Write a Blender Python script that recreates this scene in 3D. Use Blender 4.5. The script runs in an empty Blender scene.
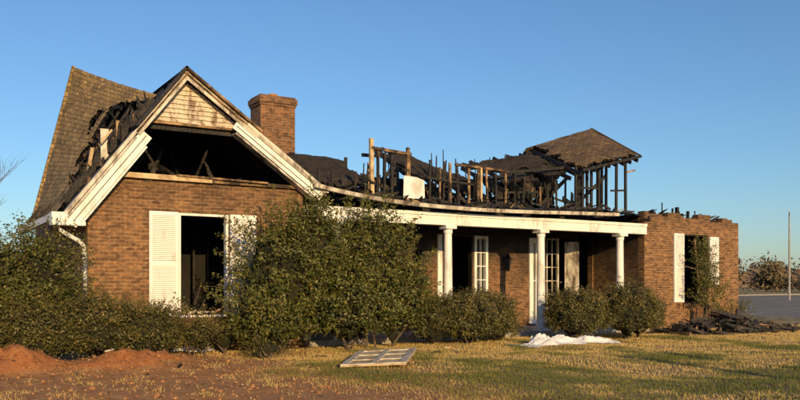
import bpy, math, random
import numpy as np
from mathutils import Vector, noise, Matrix
random.seed(7); np.random.seed(7)
R=random.uniform
S=bpy.context.scene
COL=S.collection

# ---------------------------------------------------------------- materials
def newmat(name):
    m=bpy.data.materials.new(name); m.use_nodes=True
    nt=m.node_tree; nt.nodes.clear()
    out=nt.nodes.new('ShaderNodeOutputMaterial'); b=nt.nodes.new('ShaderNodeBsdfPrincipled')
    nt.links.new(b.outputs[0],out.inputs[0])
    return m,nt,b
def N(nt,t,**k):
    n=nt.nodes.new(t)
    for a,v in k.items():
        if a.startswith('i_'): n.inputs[a[2:].replace('_',' ')].default_value=v
        else: setattr(n,a,v)
    return n
def ramp(nt,fac,stops):
    r=nt.nodes.new('ShaderNodeValToRGB'); e=r.color_ramp.elements
    while len(e)<len(stops): e.new(.5)
    for i,(p,c) in enumerate(stops):
        e[i].position=p; e[i].color=(*c,1) if len(c)==3 else c
    nt.links.new(fac,r.inputs[0]); return r.outputs[0]
def mixc(nt,f,a,b,mode='MIX'):
    m=nt.nodes.new('ShaderNodeMix'); m.data_type='RGBA'; m.blend_type=mode
    for s,v in ((m.inputs[0],f),(m.inputs[6],a),(m.inputs[7],b)):
        if hasattr(v,'links'): nt.links.new(v,s)
        else: s.default_value=v if not isinstance(v,tuple) else (*v,1)[:4]
    return m.outputs[2]
def noi(nt,vec,scale,detail=5,rough=.6):
    n=N(nt,'ShaderNodeTexNoise'); n.inputs['Scale'].default_value=scale
    n.inputs['Detail'].default_value=detail; n.inputs['Roughness'].default_value=rough
    if vec is not None: nt.links.new(vec,n.inputs['Vector'])
    return n.outputs['Fac']
def bump(nt,b,h,st=.5,dist=.01):
    n=N(nt,'ShaderNodeBump'); n.inputs['Strength'].default_value=st; n.inputs['Distance'].default_value=dist
    nt.links.new(h,n.inputs['Height']); nt.links.new(n.outputs[0],b.inputs['Normal'])
def objc(nt): return N(nt,'ShaderNodeTexCoord').outputs['Object']
def uvc(nt): return N(nt,'ShaderNodeTexCoord').outputs['UV']

def simple(name,c1,c2,scale=6,rough=.8,bst=.4,detail=6,lo=.35,hi=.65,bd=.01):
    m,nt,b=newmat(name); o=objc(nt); f=noi(nt,o,scale,detail,.65)
    c=ramp(nt,f,[(lo,c1),(hi,c2)]); nt.links.new(c,b.inputs['Base Color'])
    b.inputs['Roughness'].default_value=rough
    if bst: bump(nt,b,noi(nt,o,scale*5,4),bst,bd)
    return m

def brickmat(name,c1,c2,mort,soot_shade=.5,s0=4.3,s1=5.4):
    m,nt,b=newmat(name); uv=uvc(nt); o=objc(nt)
    def bt(ca,cb,mo,bias):
        br=N(nt,'ShaderNodeTexBrick'); br.offset=.5
        for k,v in (('Scale',1.0),('Mortar Size',.009),('Mortar Smooth',.3),('Bias',bias),('Brick Width',.215),('Row Height',.078)):
            br.inputs[k].default_value=v
        br.inputs['Color1'].default_value=(*ca,1); br.inputs['Color2'].default_value=(*cb,1); br.inputs['Mortar'].default_value=(*mo,1)
        nt.links.new(uv,br.inputs['Vector']); return br
    br=bt(c1,c2,mort,-.1)
    f=noi(nt,o,1.3,6,.65); big=ramp(nt,f,[(.3,(.62,.6,.58)),(.5,(1,1,1)),(.7,(1.15,1.08,1.0))])
    c=mixc(nt,.85,br.outputs['Color'],big,'MULTIPLY')
    mp=N(nt,'ShaderNodeMapping'); mp.inputs['Scale'].default_value=(4.65,12.82,1); nt.links.new(uv,mp.inputs[0])
    f1=noi(nt,mp.outputs[0],.95,1,.5); c=mixc(nt,.8,c,ramp(nt,f1,[(.36,(.45,.42,.40)),(.48,(1,1,1)),(.62,(1.1,1.08,1.0)),(.7,(1.35,1.25,1.1))]),'MULTIPLY')
    f2=noi(nt,o,14,3); c=mixc(nt,.6,c,ramp(nt,f2,[(.35,(.5,.5,.5)),(.65,(1.25,1.25,1.25))]),'MULTIPLY')
    sx=N(nt,'ShaderNodeSeparateXYZ'); nt.links.new(o,sx.inputs[0])
    ad=N(nt,'ShaderNodeMath',operation='MULTIPLY_ADD'); nt.links.new(noi(nt,o,.9,5),ad.inputs[0]); ad.inputs[1].default_value=2.4; nt.links.new(sx.outputs[2],ad.inputs[2])
    mr=N(nt,'ShaderNodeMapRange'); mr.inputs[1].default_value=s0; mr.inputs[2].default_value=s1; mr.inputs[4].default_value=soot_shade
    nt.links.new(ad.outputs[0],mr.inputs[0])
    c=mixc(nt,mr.outputs[0],c,(.02,.016,.013))
    nt.links.new(c,b.inputs['Base Color']); b.inputs['Roughness'].default_value=.9
    inv=N(nt,'ShaderNodeMath',operation='MULTIPLY_ADD'); nt.links.new(br.outputs['Fac'],inv.inputs[0]); inv.inputs[1].default_value=-1; nt.links.new(f2,inv.inputs[2])
    bump(nt,b,inv.outputs[0],.6,.01)
    return m
BRICK=brickmat('brown_brick',(.26,.13,.055),(.145,.072,.033),(.31,.21,.12),.6)
BRICKP=brickmat('soot_and_shade_brick',(.24,.12,.055),(.13,.068,.034),(.25,.17,.10),.95,2.8,3.9)  # soot plus painted porch shade: brick colour darkens towards the porch ceiling
BRICKC=brickmat('chimney_brick',(.25,.115,.05),(.15,.075,.038),(.24,.17,.11),.0)

def shinglemat(name,ca,cb,dark):
    m,nt,b=newmat(name); uv=uvc(nt); o=objc(nt)
    br=N(nt,'ShaderNodeTexBrick'); br.offset=.5
    for k,v in (('Scale',1.0),('Mortar Size',.010),('Mortar Smooth',.2),('Brick Width',.24),('Row Height',.13)): br.inputs[k].default_value=v
    br.inputs['Color1'].default_value=(*ca,1); br.inputs['Color2'].default_value=(*cb,1); br.inputs['Mortar'].default_value=(*dark,1)
    nt.links.new(uv,br.inputs['Vector'])
    f=noi(nt,o,1.6,6,.7); c=mixc(nt,.9,br.outputs['Color'],ramp(nt,f,[(.3,(.4,.38,.36)),(.5,(1,1,1)),(.72,(1.3,1.2,1.05))]),'MULTIPLY')
    f3=noi(nt,o,18,3,.7); c=mixc(nt,.7,c,ramp(nt,f3,[(.35,(.45,.45,.45)),(.65,(1.4,1.35,1.3))]),'MULTIPLY')
    nt.links.new(c,b.inputs['Base Color']); b.inputs['Roughness'].default_value=.95
    bump(nt,b,noi(nt,o,40,3),.5,.01); return m
SHING=shinglemat('weathered_shingles',(.36,.25,.11),(.20,.14,.065),(.045,.035,.022))
SHINGD=shinglemat('scorched_shingles',(.20,.13,.065),(.09,.06,.035),(.02,.016,.012))
SHINGB=shinglemat('burnt_shingles',(.05,.034,.022),(.018,.014,.011),(.008,.007,.006))

def charmat():
    m,nt,b=newmat('charred_wood'); o=objc(nt)
    v=N(nt,'ShaderNodeTexVoronoi'); v.inputs['Scale'].default_value=16; nt.links.new(o,v.inputs['Vector'])
    f=noi(nt,o,2.2,8,.7)
    c=ramp(nt,f,[(.3,(.005,.0045,.004)),(.5,(.012,.010,.009)),(.60,(.030,.022,.016)),(.72,(.10,.06,.034))])
    nt.links.new(c,b.inputs['Base Color']); b.inputs['Roughness'].default_value=.7
    bump(nt,b,v.outputs['Distance'],.8,.02); return m
CHAR=charmat()
SOOT=simple('sooty_interior',(.004,.0035,.003),(.018,.014,.011),1.5,.95,.3)
TAN=simple('scorched_lumber',(.035,.02,.012),(.40,.25,.12),3,.8,.4,lo=.42,hi=.64)
BLOND=simple('bare_lumber',(.26,.17,.08),(.62,.47,.27),4,.8,.3,lo=.35,hi=.6)
def paint(name,c,dirt,lo,hi,scale=2.5):
    m,nt,b=newmat(name); o=objc(nt)
    mp=N(nt,'ShaderNodeMapping'); mp.inputs['Scale'].default_value=(1,1,.35); nt.links.new(o,mp.inputs[0])
    f=noi(nt,mp.outputs[0],scale,8,.72)
    cc=ramp(nt,f,[(lo,dirt),(hi,c)]); nt.links.new(cc,b.inputs['Base Color']); b.inputs['Roughness'].default_value=.55
    bump(nt,b,noi(nt,o,18,4),.15,.01); return m
WHITE=paint('white_paint',(.80,.79,.76),(.42,.37,.30),.30,.49)
OLDW=paint('weathered_white_paint',(.66,.60,.50),(.10,.07,.045),.38,.56,3)
SIDE=paint('peeling_siding_paint',(.64,.55,.42),(.20,.13,.08),.40,.54,6)
PLAST=simple('plastic_sheet',(.62,.62,.62),(.82,.82,.82),4,.35,.2)
CONC=simple('concrete',(.25,.23,.2),(.38,.35,.31),3,.9,.3)
BLACKM=simple('black_metal',(.012,.012,.012),(.03,.028,.025),10,.45,.1)
m,nt,b=newmat('window_glass'); b.inputs['Base Color'].default_value=(.02,.022,.025,1); b.inputs['Roughness'].default_value=.12; GLASS=m

# ---------------------------------------------------------------- mesh builder
class MB:
    def __init__(s): s.v=[];s.f=[];s.m=[];s.uv={}
    def quad(s,pts,mi=0,uv=None):
        i=len(s.v); s.v+= [tuple(p) for p in pts]; s.f.append(tuple(range(i,i+len(pts)))); s.m.append(mi)
        if uv: s.uv[len(s.f)-1]=uv
    def hexa(s,p,mi=0):
        i=len(s.v); s.v+=[tuple(q) for q in p]
        for f in ((3,2,1,0),(4,5,6,7),(0,1,5,4),(1,2,6,5),(2,3,7,6),(3,0,4,7)):
            s.f.append(tuple(i+k for k in f)); s.m.append(mi)
    def box(s,x0,x1,y0,y1,z0,z1,mi=0):
        s.hexa([(x0,y0,z0),(x1,y0,z0),(x1,y1,z0),(x0,y1,z0),(x0,y0,z1),(x1,y0,z1),(x1,y1,z1),(x0,y1,z1)],mi)
    def beam(s,p0,p1,w=.09,h=.04,mi=0,side=None,taper=1.0):
        p0=Vector(p0);p1=Vector(p1);d=(p1-p0).normalized()
        a=Vector(side) if side else (Vector((0,1,0)) if abs(d.y)<.9 else Vector((1,0,0)))
        a=(a-d*a.dot(d)).normalized(); c=d.cross(a)
        P=[]
        for q,t in ((p0,1),(p1,taper)):
            for su,sv in ((-1,-1),(1,-1),(1,1),(-1,1)): P.append(q+a*su*h*.5*t+c*sv*w*.5*t)
        s.hexa(P,mi)
    def burnt(s,p0,p1,w,h,mi=0):
        p0=Vector(p0);p1=Vector(p1);n=5;pts=[];rs=[]
        for k in range(n+1):
            t=k/n; pts.append(p0.lerp(p1,t)+Vector((R(-1,1),R(-1,1),0))*w*.12); rs.append(w*.6*(1-.45*t**3)*R(.75,1.1))
        rs[-1]*=.5; s.tube(pts,rs,4,mi)
    def tube(s,pts,rs,n=8,mi=0,cap=True):
        rings=[]
        for k,p in enumerate(pts):
            p=Vector(p); d=(Vector(pts[min(k+1,len(pts)-1)])-Vector(pts[max(k-1,0)])).normalized()
            a=d.orthogonal().normalized() if abs(d.z)<.99 else Vector((1,0,0)); 
            a=(a-d*a.dot(d)).normalized(); c=d.cross(a); i=len(s.v)
            for j in range(n):
                t=2*math.pi*j/n; s.v.append(tuple(p+(a*math.cos(t)+c*math.sin(t))*rs[k]))
            rings.append(i)
        for k in range(len(rings)-1):
            for j in range(n):
                s.f.append((rings[k]+j,rings[k]+(j+1)%n,rings[k+1]+(j+1)%n,rings[k+1]+j)); s.m.append(mi)
        if cap:
            s.f.append(tuple(rings[-1]+j for j in range(n))); s.m.append(mi)
            s.f.append(tuple(rings[0]+n-1-j for j in range(n))); s.m.append(mi)
    def wall(s,ax,a0,a1,z0,z1,c0,c1,ops,mi=0):
        A=sorted({a0,a1}|{min(max(v,a0),a1) for o in ops for v in o[:2]}); Z=sorted({z0,z1}|{min(max(v,z0),z1) for o in ops for v in o[2:]})
        def solid(i,j):
            if i<0 or j<0 or i>=len(A)-1 or j>=len(Z)-1: return False
            a=(A[i]+A[i+1])/2; z=(Z[j]+Z[j+1])/2
            return not any(o[0]<a<o[1] and o[2]<z<o[3] for o in ops)
        def P(a,c,z): return (a,c,z) if ax=='x' else (c,a,z)
        for i in range(len(A)-1):
            for j in range(len(Z)-1):
                if not solid(i,j): continue
                a,b_,z,w=A[i],A[i+1],Z[j],Z[j+1]
                s.quad([P(a,c0,z),P(b_,c0,z),P(b_,c0,w),P(a,c0,w)],mi); s.quad([P(b_,c1,z),P(a,c1,z),P(a,c1,w),P(b_,c1,w)],mi)
                if not solid(i-1,j): s.quad([P(a,c1,z),P(a,c0,z),P(a,c0,w),P(a,c1,w)],mi)
                if not solid(i+1,j): s.quad([P(b_,c0,z),P(b_,c1,z),P(b_,c1,w),P(b_,c0,w)],mi)
                if not solid(i,j+1): s.quad([P(a,c0,w),P(b_,c0,w),P(b_,c1,w),P(a,c1,w)],mi)
                if not solid(i,j-1): s.quad([P(a,c1,z),P(b_,c1,z),P(b_,c0,z),P(a,c0,z)],mi)
    def done(s,name,mats,parent=None,smooth=False,bevel=0):
        me=bpy.data.meshes.new(name); me.from_pydata(s.v,[],s.f)
        for mt in mats: me.materials.append(mt)
        me.polygons.foreach_set('material_index',s.m)
        if smooth: me.polygons.foreach_set('use_smooth',[True]*len(s.f))
        me.update(); uvl=me.uv_layers.new(name='UVMap')
        for p in me.polygons:
            if p.index in s.uv:
                for li,u in zip(p.loop_indices,s.uv[p.index]): uvl.data[li].uv=u
                continue
            n=p.normal
            if abs(n.z)>.98: t=Vector((1,0,0)); b_=Vector((0,1,0))
            else:
                t=Vector((-n.y,n.x,0)).normalized(); b_=n.cross(t)
            for li in p.loop_indices:
                q=me.vertices[me.loops[li].vertex_index].co; uvl.data[li].uv=(q.dot(t),q.dot(b_))
        ob=bpy.data.objects.new(name,me); COL.objects.link(ob)
        if parent: ob.parent=parent
        if bevel:
            bm=ob.modifiers.new('b','BEVEL'); bm.width=bevel; bm.segments=1; bm.limit_method='ANGLE'
        return ob
def empty(name):
    e=bpy.data.objects.new(name,None); COL.objects.link(e); return e

def fbm(x,y,z=0,sc=1): return noise.fractal(Vector((x*sc,y*sc,z*sc)),1.0,2.0,4)

# ---------------------------------------------------------------- ground
def sstep(a,b,x):
    t=min(max((x-a)/(b-a),0),1); return t*t*(3-2*t)
def gh(x,y):
    h=.05*fbm(x,y,0,.35)+.015*fbm(x,y,3,1.7)
    for cx,cy,r,hh in ((-1.75,-2.5,1.0,.44),(.15,-2.75,.85,.30),(-3.2,-2.8,1.2,.38),(.95,-2.3,.6,.16)):
        d=math.hypot(x-cx,y-cy)/r
        if d<2: h+=hh*math.exp(-d*d*1.6)*(1+.45*fbm(x,y,7,3)+.3*noise.noise(Vector((x*9,y*9,2))))
    far=sstep(28,60,math.hypot(x-5,y+5))
    return h*(1-far)
def axis(lo,hi,step,far):
    a=list(np.arange(lo,hi+1e-6,step)); s=step; x=hi
    while x<far: s*=1.35; x+=s; a.append(x)
    s=step; x=lo; pre=[]
    while x>-far: s*=1.35; x-=s; pre.append(x)
    return pre[::-1]+a
gx=axis(-9,30,.12,2500); gy=axis(-16,2,.12,2500)
V=[(x,y,gh(x,y) if (-45<x<65 and -60<y<60) else 0) for y in gy for x in gx]
nx=len(gx); F=[(j*nx+i,j*nx+i+1,(j+1)*nx+i+1,(j+1)*nx+i) for j in range(len(gy)-1) for i in range(nx-1)]
me=bpy.data.meshes.new('ground'); me.from_pydata(V,[],F); me.polygons.foreach_set('use_smooth',[True]*len(F)); me.update()
ground=bpy.data.objects.new('ground',me); COL.objects.link(ground)
m,nt,b=newmat('lawn_soil'); o=objc(nt)
sx=N(nt,'ShaderNodeSeparateXYZ'); nt.links.new(o,sx.inputs[0])
soil=ramp(nt,noi(nt,o,3.5,8,.7),[(.3,(.27,.10,.032)),(.5,(.50,.235,.085)),(.7,(.60,.36,.16))])
straw=ramp(nt,noi(nt,o,9,8,.75),[(.3,(.20,.13,.05)),(.5,(.38,.27,.11)),(.7,(.52,.39,.18))])
green=ramp(nt,noi(nt,o,7,8,.75),[(.3,(.08,.08,.015)),(.55,(.17,.16,.04)),(.75,(.30,.25,.09))])
gm=ramp(nt,noi(nt,o,.55,5,.6),[(.47,(0,0,0)),(.6,(1,1,1))])
g=mixc(nt,gm,straw,green)
ad=N(nt,'ShaderNodeMath',operation='MULTIPLY_ADD'); nt.links.new(noi(nt,o,.7,5),ad.inputs[0]); ad.inputs[1].default_value=5; nt.links.new(sx.outputs[0],ad.inputs[2])
mr=N(nt,'ShaderNodeMapRange'); mr.inputs[1].default_value=5.2; mr.inputs[2].default_value=8.2; nt.links.new(ad.outputs[0],mr.inputs[0])
g=mixc(nt,mr.outputs[0],soil,g)
clay=ramp(nt,noi(nt,o,5,8,.7),[(.3,(.36,.11,.028)),(.6,(.66,.26,.08))])
mz=N(nt,'ShaderNodeMath',operation='MULTIPLY_ADD'); nt.links.new(noi(nt,o,4,5),mz.inputs[0]); mz.inputs[1].default_value=.12; nt.links.new(sx.outputs[2],mz.inputs[2])
mr2=N(nt,'ShaderNodeMapRange'); mr2.inputs[1].default_value=.11; mr2.inputs[2].default_value=.19; nt.links.new(mz.outputs[0],mr2.inputs[0])
g=mixc(nt,mr2.outputs[0],g,clay)
nt.links.new(g,b.inputs['Base Color']); b.inputs['Roughness'].default_value=1
bump(nt,b,noi(nt,o,22,8,.75),.9,.05); me.materials.append(m)

def scatter(name,verts,faces_n,var,mat,parent=None):
    n=len(verts)//faces_n
    me=bpy.data.meshes.new(name); me.vertices.add(len(verts)); me.vertices.foreach_set('co',np.asarray(verts,dtype=np.float32).ravel())
    me.loops.add(n*faces_n); me.loops.foreach_set('vertex_index',np.arange(n*faces_n,dtype=np.int32))
    me.polygons.add(n); me.polygons.foreach_set('loop_start',np.arange(0,n*faces_n,faces_n,dtype=np.int32))
    try: me.polygons.foreach_set('loop_total',np.full(n,faces_n,dtype=np.int32))
    except Exception: pass
    at=me.attributes.new('var','FLOAT','POINT'); at.data.foreach_set('value',np.repeat(np.asarray(var,dtype=np.float32),faces_n))
    me.update(calc_edges=True); me.validate(); me.materials.append(mat)
    ob=bpy.data.objects.new(name,me); COL.objects.link(ob)
    if parent: ob.parent=parent
    return ob
def leafmat(name,stops,tr=.25,ro=.5):
    m=bpy.data.materials.new(name); m.use_nodes=True; nt=m.node_tree; nt.nodes.clear()
    out=N(nt,'ShaderNodeOutputMaterial'); at=N(nt,'ShaderNodeAttribute'); at.attribute_name='var'
    c=ramp(nt,at.outputs['Fac'],stops)
    b=N(nt,'ShaderNodeBsdfPrincipled'); b.inputs['Roughness'].default_value=ro; nt.links.new(c,b.inputs['Base Color'])
    t=N(nt,'ShaderNodeBsdfTranslucent'); nt.links.new(c,t.inputs[0])
    mx=N(nt,'ShaderNodeMixShader'); mx.inputs[0].default_value=tr
    nt.links.new(b.outputs[0],mx.inputs[1]); nt.links.new(t.outputs[0],mx.inputs[2]); nt.links.new(mx.outputs[0],out.inputs[0]); return m
LEAF=leafmat('evergreen_leaves',[(0,(.03,.038,.008)),(.45,(.09,.102,.020)),(.8,(.18,.18,.038)),(1,(.32,.23,.06))])
LEAFD=leafmat('olive_shrub_leaves',[(0,(.035,.033,.008)),(.45,(.105,.10,.024)),(.8,(.19,.165,.042)),(1,(.34,.21,.075))])
GRASSM=leafmat('grass_blades',[(0,(.10,.12,.018)),(.35,(.22,.21,.042)),(.6,(.46,.35,.11)),(1,(.70,.49,.20))],.25,.7)
TWIG=simple('bark',(.06,.042,.028),(.14,.10,.07),8,.9,.5)
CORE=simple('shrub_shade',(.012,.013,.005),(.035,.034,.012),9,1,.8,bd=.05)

P=[];VAR=[]
rng=np.random.default_rng(3)
n=460000
xs=rng.uniform(-7,27,n); ys=-16+ (15.5)*rng.uniform(0,1,n)
cx,cy=-3.16,-17.43
for x,y in zip(xs,ys):
    dx,dy=x-cx,y-cy; X=.852*dx-.524*dy; Z=.524*dx+.852*dy
    if Z<8 or abs(X)>Z*.56: continue
    mound=gh(x,y)
    if mound>.11 and random.random()<.98: continue
    n1=noise.noise(Vector((x*.45,y*.45,1))); n2=noise.noise(Vector((x*1.7,y*1.7,4))); ns=n1+.5*n2
    dirt=1-sstep(1.8,5.2,x+3*noise.noise(Vector((x*.5,y*.5,9)))+.8*n2)
    if random.random()<dirt*(.993 if n2>-.22 else .72): continue
    if ns<-.28 and random.random()<.55: continue
    st=sstep(-.2,.4,-ns+.5*sstep(-5.5,-3,y)+.25*sstep(8,16,x)); var=min(max(max(st,dirt)*.8+R(-.25,.25),0),1)
    a=R(-.9,.9)+.2; h=R(.02,.055)*(1+.7*max(0,ns)); w=.0065; l=R(-.035,.035); l2=R(-.035,.035)
    ca,sa=math.cos(a)*w,math.sin(a)*w
    P+=[(x-ca,y-sa,mound-.005),(x+ca,y+sa,mound-.005),(x+l,y+l2,mound+h)]; VAR.append(var)
scatter('grass',P,3,VAR,GRASSM)

P=[];VAR=[]
for k in range(16000):
    x=R(-6,22); y=R(-12,-1.2) if random.random()<.5 else random.gauss(-2.8,.8)
    if y>-.8: continue
    z=gh(x,y)+R(.005,.03); s_=R(.010,.030); a=R(0,6.28); 
    u=Vector((math.cos(a),math.sin(a),R(-.4,.4)))*s_; w=Vector((-math.sin(a),math.cos(a),R(-.5,.5)))*s_*.7; c=Vector((x,y,z))
    P+=[tuple(c-u),tuple(c+w),tuple(c+u),tuple(c-w)]; VAR.append(random.random())
LIT=leafmat('dry_leaves',[(0,(.14,.07,.03)),(.5,(.36,.20,.08)),(1,(.58,.40,.2))],.1)
scatter('leaf_litter',P,4,VAR,LIT)
mb=MB()
for k in range(1400):
    x=R(-5,5); y=R(-8,-1.6); s_=R(.006,.024)*(1 if random.random()<.93 else 1.9); z=gh(x,y)
    mb.tube([(x,y,z-s_*.3),(x+R(-.2,.2)*s_,y,z+s_*.35),(x+R(-.3,.3)*s_,y+R(-.3,.3)*s_,z+s_*.8)],[s_*R(.8,1),s_*R(.8,1.1),s_*R(.3,.5)],6,0)
CLAYM=simple('clay_clods',(.30,.13,.05),(.52,.26,.10),6,1,.6)
mb.done('soil_clods',[CLAYM])

# ---------------------------------------------------------------- shrubs
def disp(c,seed,amp=1): return 1+amp*(.34*noise.noise(Vector(c)*1.6+Vector((seed,0,0)))+.30*noise.noise(Vector(c)*3.6+Vector((0,seed,0))))
def shrub(name,lobes,mat,clumps,per,leaf=.035,sig=.09,sprigs=40,core=.80,zmin=.03,amp=1,spl=.4):
    root=empty(name); root.location=(lobes[0][0],lobes[0][1],0)
    off=Vector((lobes[0][0],lobes[0][1],0))
    vol=[l[3]*l[4]+l[3]*l[5] for l in lobes]; tot=sum(vol); Pn=[];VV=[]
    seed=R(0,50)
    mbc=MB()
    def leafq(p,nrm,s_,v):
        t=nrm.orthogonal().normalized(); t=Matrix.Rotation(R(0,6.28),3,nrm)@t; w=nrm.cross(t)
        Pn.extend((tuple(p-t*s_),tuple(p+w*s_*.45+nrm*s_*.1),tuple(p+t*s_),tuple(p-w*s_*.45+nrm*s_*.1))); VV.append(min(max(v,0),1))
    for li,(x,y,z,rx,ry,rz) in enumerate(lobes):
        c0=Vector((x,y,z))-off
        nc=int(clumps*vol[li]/tot)
        for k in range(nc):
            while True:
                d=Vector((random.gauss(0,1),random.gauss(0,1),random.gauss(0,1))).normalized()
                if d.z>-.6: break
            rr=disp(d*1.3,seed+li,amp)*R(.76,1.03)
            if random.random()<.10: rr*=R(1.02,1.16)
            c=c0+Vector((d.x*rx,d.y*ry,d.z*rz))*rr
            if c.z<zmin: c.z=zmin+R(0,.15)
            cn=noise.noise(c*2.4)
            if cn<-.33: continue
            cv=R(-.22,.22)+.42*cn; sg=sig*R(.6,1.2)
            for q in range(per):
                p=c+Vector((random.gauss(0,sg),random.gauss(0,sg),random.gauss(0,sg*.85)))
                if p.z<.01: continue
                nrm=(d*.6+Vector((R(-1,1),R(-1,1),R(-.6,1.2)))).normalized()
                leafq(p,nrm,leaf*R(.6,1.3),.45+cv+R(-.2,.2)+(.45 if random.random()<.03 else 0))
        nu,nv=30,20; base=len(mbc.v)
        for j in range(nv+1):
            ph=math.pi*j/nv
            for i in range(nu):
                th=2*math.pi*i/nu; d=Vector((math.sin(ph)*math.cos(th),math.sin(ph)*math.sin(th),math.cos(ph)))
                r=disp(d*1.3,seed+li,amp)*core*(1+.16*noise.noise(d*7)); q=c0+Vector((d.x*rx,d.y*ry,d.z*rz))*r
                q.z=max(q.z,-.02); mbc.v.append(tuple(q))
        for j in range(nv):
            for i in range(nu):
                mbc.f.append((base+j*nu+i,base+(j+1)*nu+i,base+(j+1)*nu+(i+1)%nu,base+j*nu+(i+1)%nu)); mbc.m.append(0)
    mt=MB()
    for k in range(sprigs):
        li=random.randrange(len(lobes)); x,y,z,rx,ry,rz=lobes[li]; c0=Vector((x,y,z))-off
        d=Vector((random.gauss(0,1),random.gauss(0,1),random.gauss(.5,.7))).normalized()
        if d.z<-.3: continue
        rr=disp(d*1.3,seed+li,amp)
        a=c0+Vector((d.x*rx,d.y*ry,d.z*rz))*rr*.85; dd=(d+Vector((R(-.4,.4),R(-.4,.4),R(.1,.9)))).normalized(); L=R(.5,1.3)*spl
        e=a+Vector((d.x*rx,d.y*ry,d.z*rz))*.14+dd*L; mt.tube([a,a.lerp(e,.5)+Vector((R(-.03,.03),R(-.03,.03),0)),e],[.008,.006,.003],4)
        for q in range(int(10+50*L)):
            t=R(.25,1.02); sp=.035+.05*(1-t); p=a.lerp(e,t)+Vector((random.gauss(0,sp),random.gauss(0,sp),random.gauss(0,sp))); leafq(p,Vector((R(-1,1),R(-1,1),R(-.3,1))).normalized(),leaf*R(.6,1.2),.6+R(-.25,.3))
    for k in range(10):
        x,y,z,rx,ry,rz=random.choice(lobes); c0=Vector((x,y,0))-off
        mt.tube([c0+Vector((R(-.15,.15),R(-.15,.15),-.05)),c0+Vector((R(-.5,.5)*rx,R(-.5,.5)*ry,z*.8))],[.03,.015],6)
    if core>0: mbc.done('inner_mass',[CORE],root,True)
    mt.done('stems',[TWIG],root); scatter('foliage',Pn,4,VV,mat,root)
    return root
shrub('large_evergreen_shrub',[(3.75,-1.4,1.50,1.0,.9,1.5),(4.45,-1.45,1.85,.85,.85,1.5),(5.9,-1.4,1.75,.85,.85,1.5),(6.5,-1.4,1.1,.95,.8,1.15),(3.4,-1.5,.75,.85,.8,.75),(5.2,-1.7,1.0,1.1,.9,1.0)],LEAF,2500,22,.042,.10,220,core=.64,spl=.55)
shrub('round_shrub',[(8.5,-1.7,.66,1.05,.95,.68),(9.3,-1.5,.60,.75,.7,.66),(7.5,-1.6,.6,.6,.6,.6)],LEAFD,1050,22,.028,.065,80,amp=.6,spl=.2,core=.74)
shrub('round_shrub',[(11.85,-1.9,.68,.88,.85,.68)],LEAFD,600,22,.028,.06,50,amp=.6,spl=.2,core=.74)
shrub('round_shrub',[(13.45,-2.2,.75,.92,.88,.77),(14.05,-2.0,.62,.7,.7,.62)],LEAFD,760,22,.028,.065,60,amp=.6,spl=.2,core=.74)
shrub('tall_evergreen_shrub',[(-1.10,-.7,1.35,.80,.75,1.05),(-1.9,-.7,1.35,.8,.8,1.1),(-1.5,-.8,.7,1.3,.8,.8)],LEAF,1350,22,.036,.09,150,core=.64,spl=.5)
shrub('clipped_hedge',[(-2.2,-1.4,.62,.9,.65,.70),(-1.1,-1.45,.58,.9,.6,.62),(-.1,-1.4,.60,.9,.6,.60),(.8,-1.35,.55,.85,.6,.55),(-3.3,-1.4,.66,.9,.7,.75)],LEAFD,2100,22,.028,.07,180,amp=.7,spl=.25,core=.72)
shrub('low_shrub',[(2.0,-.95,.38,.55,.45,.42),(2.6,-.9,.35,.5,.4,.4)],LEAFD,170,16,.028,.09,70,core=.5,spl=.3)
shrub('low_shrub',[(3.0,-2.3,.18,.4,.35,.2)],LEAFD,60,14,.024,.08,16,core=.5,spl=.15)
shrub('leafy_sapling',[(18.7,-.7,1.85,.36,.3,.80),(18.85,-.7,1.0,.42,.35,.7)],LEAF,200,14,.034,.09,70,core=0,spl=.45)
shrub('low_shrub',[(19.9,-.9,.4,.5,.4,.4)],LEAFD,60,12,.03,.1,30,core=0,spl=.3)

def bare_tree(name,x,y,h,r,seed,levels=4,spread=.5):
    random.seed(seed); mb=MB()
    def grow(p,d,L,r,lv):
        pts=[p];rs=[r]; q=p
        for k in range(3):
            d=(d+Vector((R(-.12,.12),R(-.12,.12),R(0,.08)))).normalized(); q=q+d*L/3; pts.append(q); rs.append(r*(1-.22*(k+1)))
        mb.tube(pts,rs,6 if lv>1 else 4)
        if lv==0: return
        for k in range(4 if lv<levels else 6):
            t=R(.35,1.0); i=min(int(t*3),2); a=pts[i].lerp(pts[i+1],t*3-i)
            dd=(d+Vector((R(-1,1),R(-1,1),R(-.2,.6)))*spread*1.5).normalized(); grow(a,dd,L*R(.5,.7),r*.45,lv-1)
    grow(Vector((0,0,-.1)),Vector((0,0,1)),h*.5,r,levels)
    ob=mb.done(name,[TWIG],None,True); ob.location=(x,y,0)
bare_tree('bare_tree',-1.1,27.5,8.4,.12,5)
bare_tree('bare_tree',50,31,7,.12,11)
bare_tree('bare_tree',95,33,8,.14,21)
mb=MB(); mb.tube([(0,0,-.3),(.01,0,1.6),(0,0,3.1)],[.13,.12,.11],10); o_=mb.done('shadow_post',[TWIG]); o_.location=(7.15,-17.9,0)  # unseen post, added beside the camera to cast a shadow stripe on the lawn
mb=MB(); mb.tube([(0,0,-.3),(.01,0,1.6),(0,0,3.0)],[.10,.10,.09],10); o_=mb.done('shadow_post',[TWIG]); o_.location=(8.6,-17.4,0)  # second added post out of view, for another shadow stripe
random.seed(99)

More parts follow.
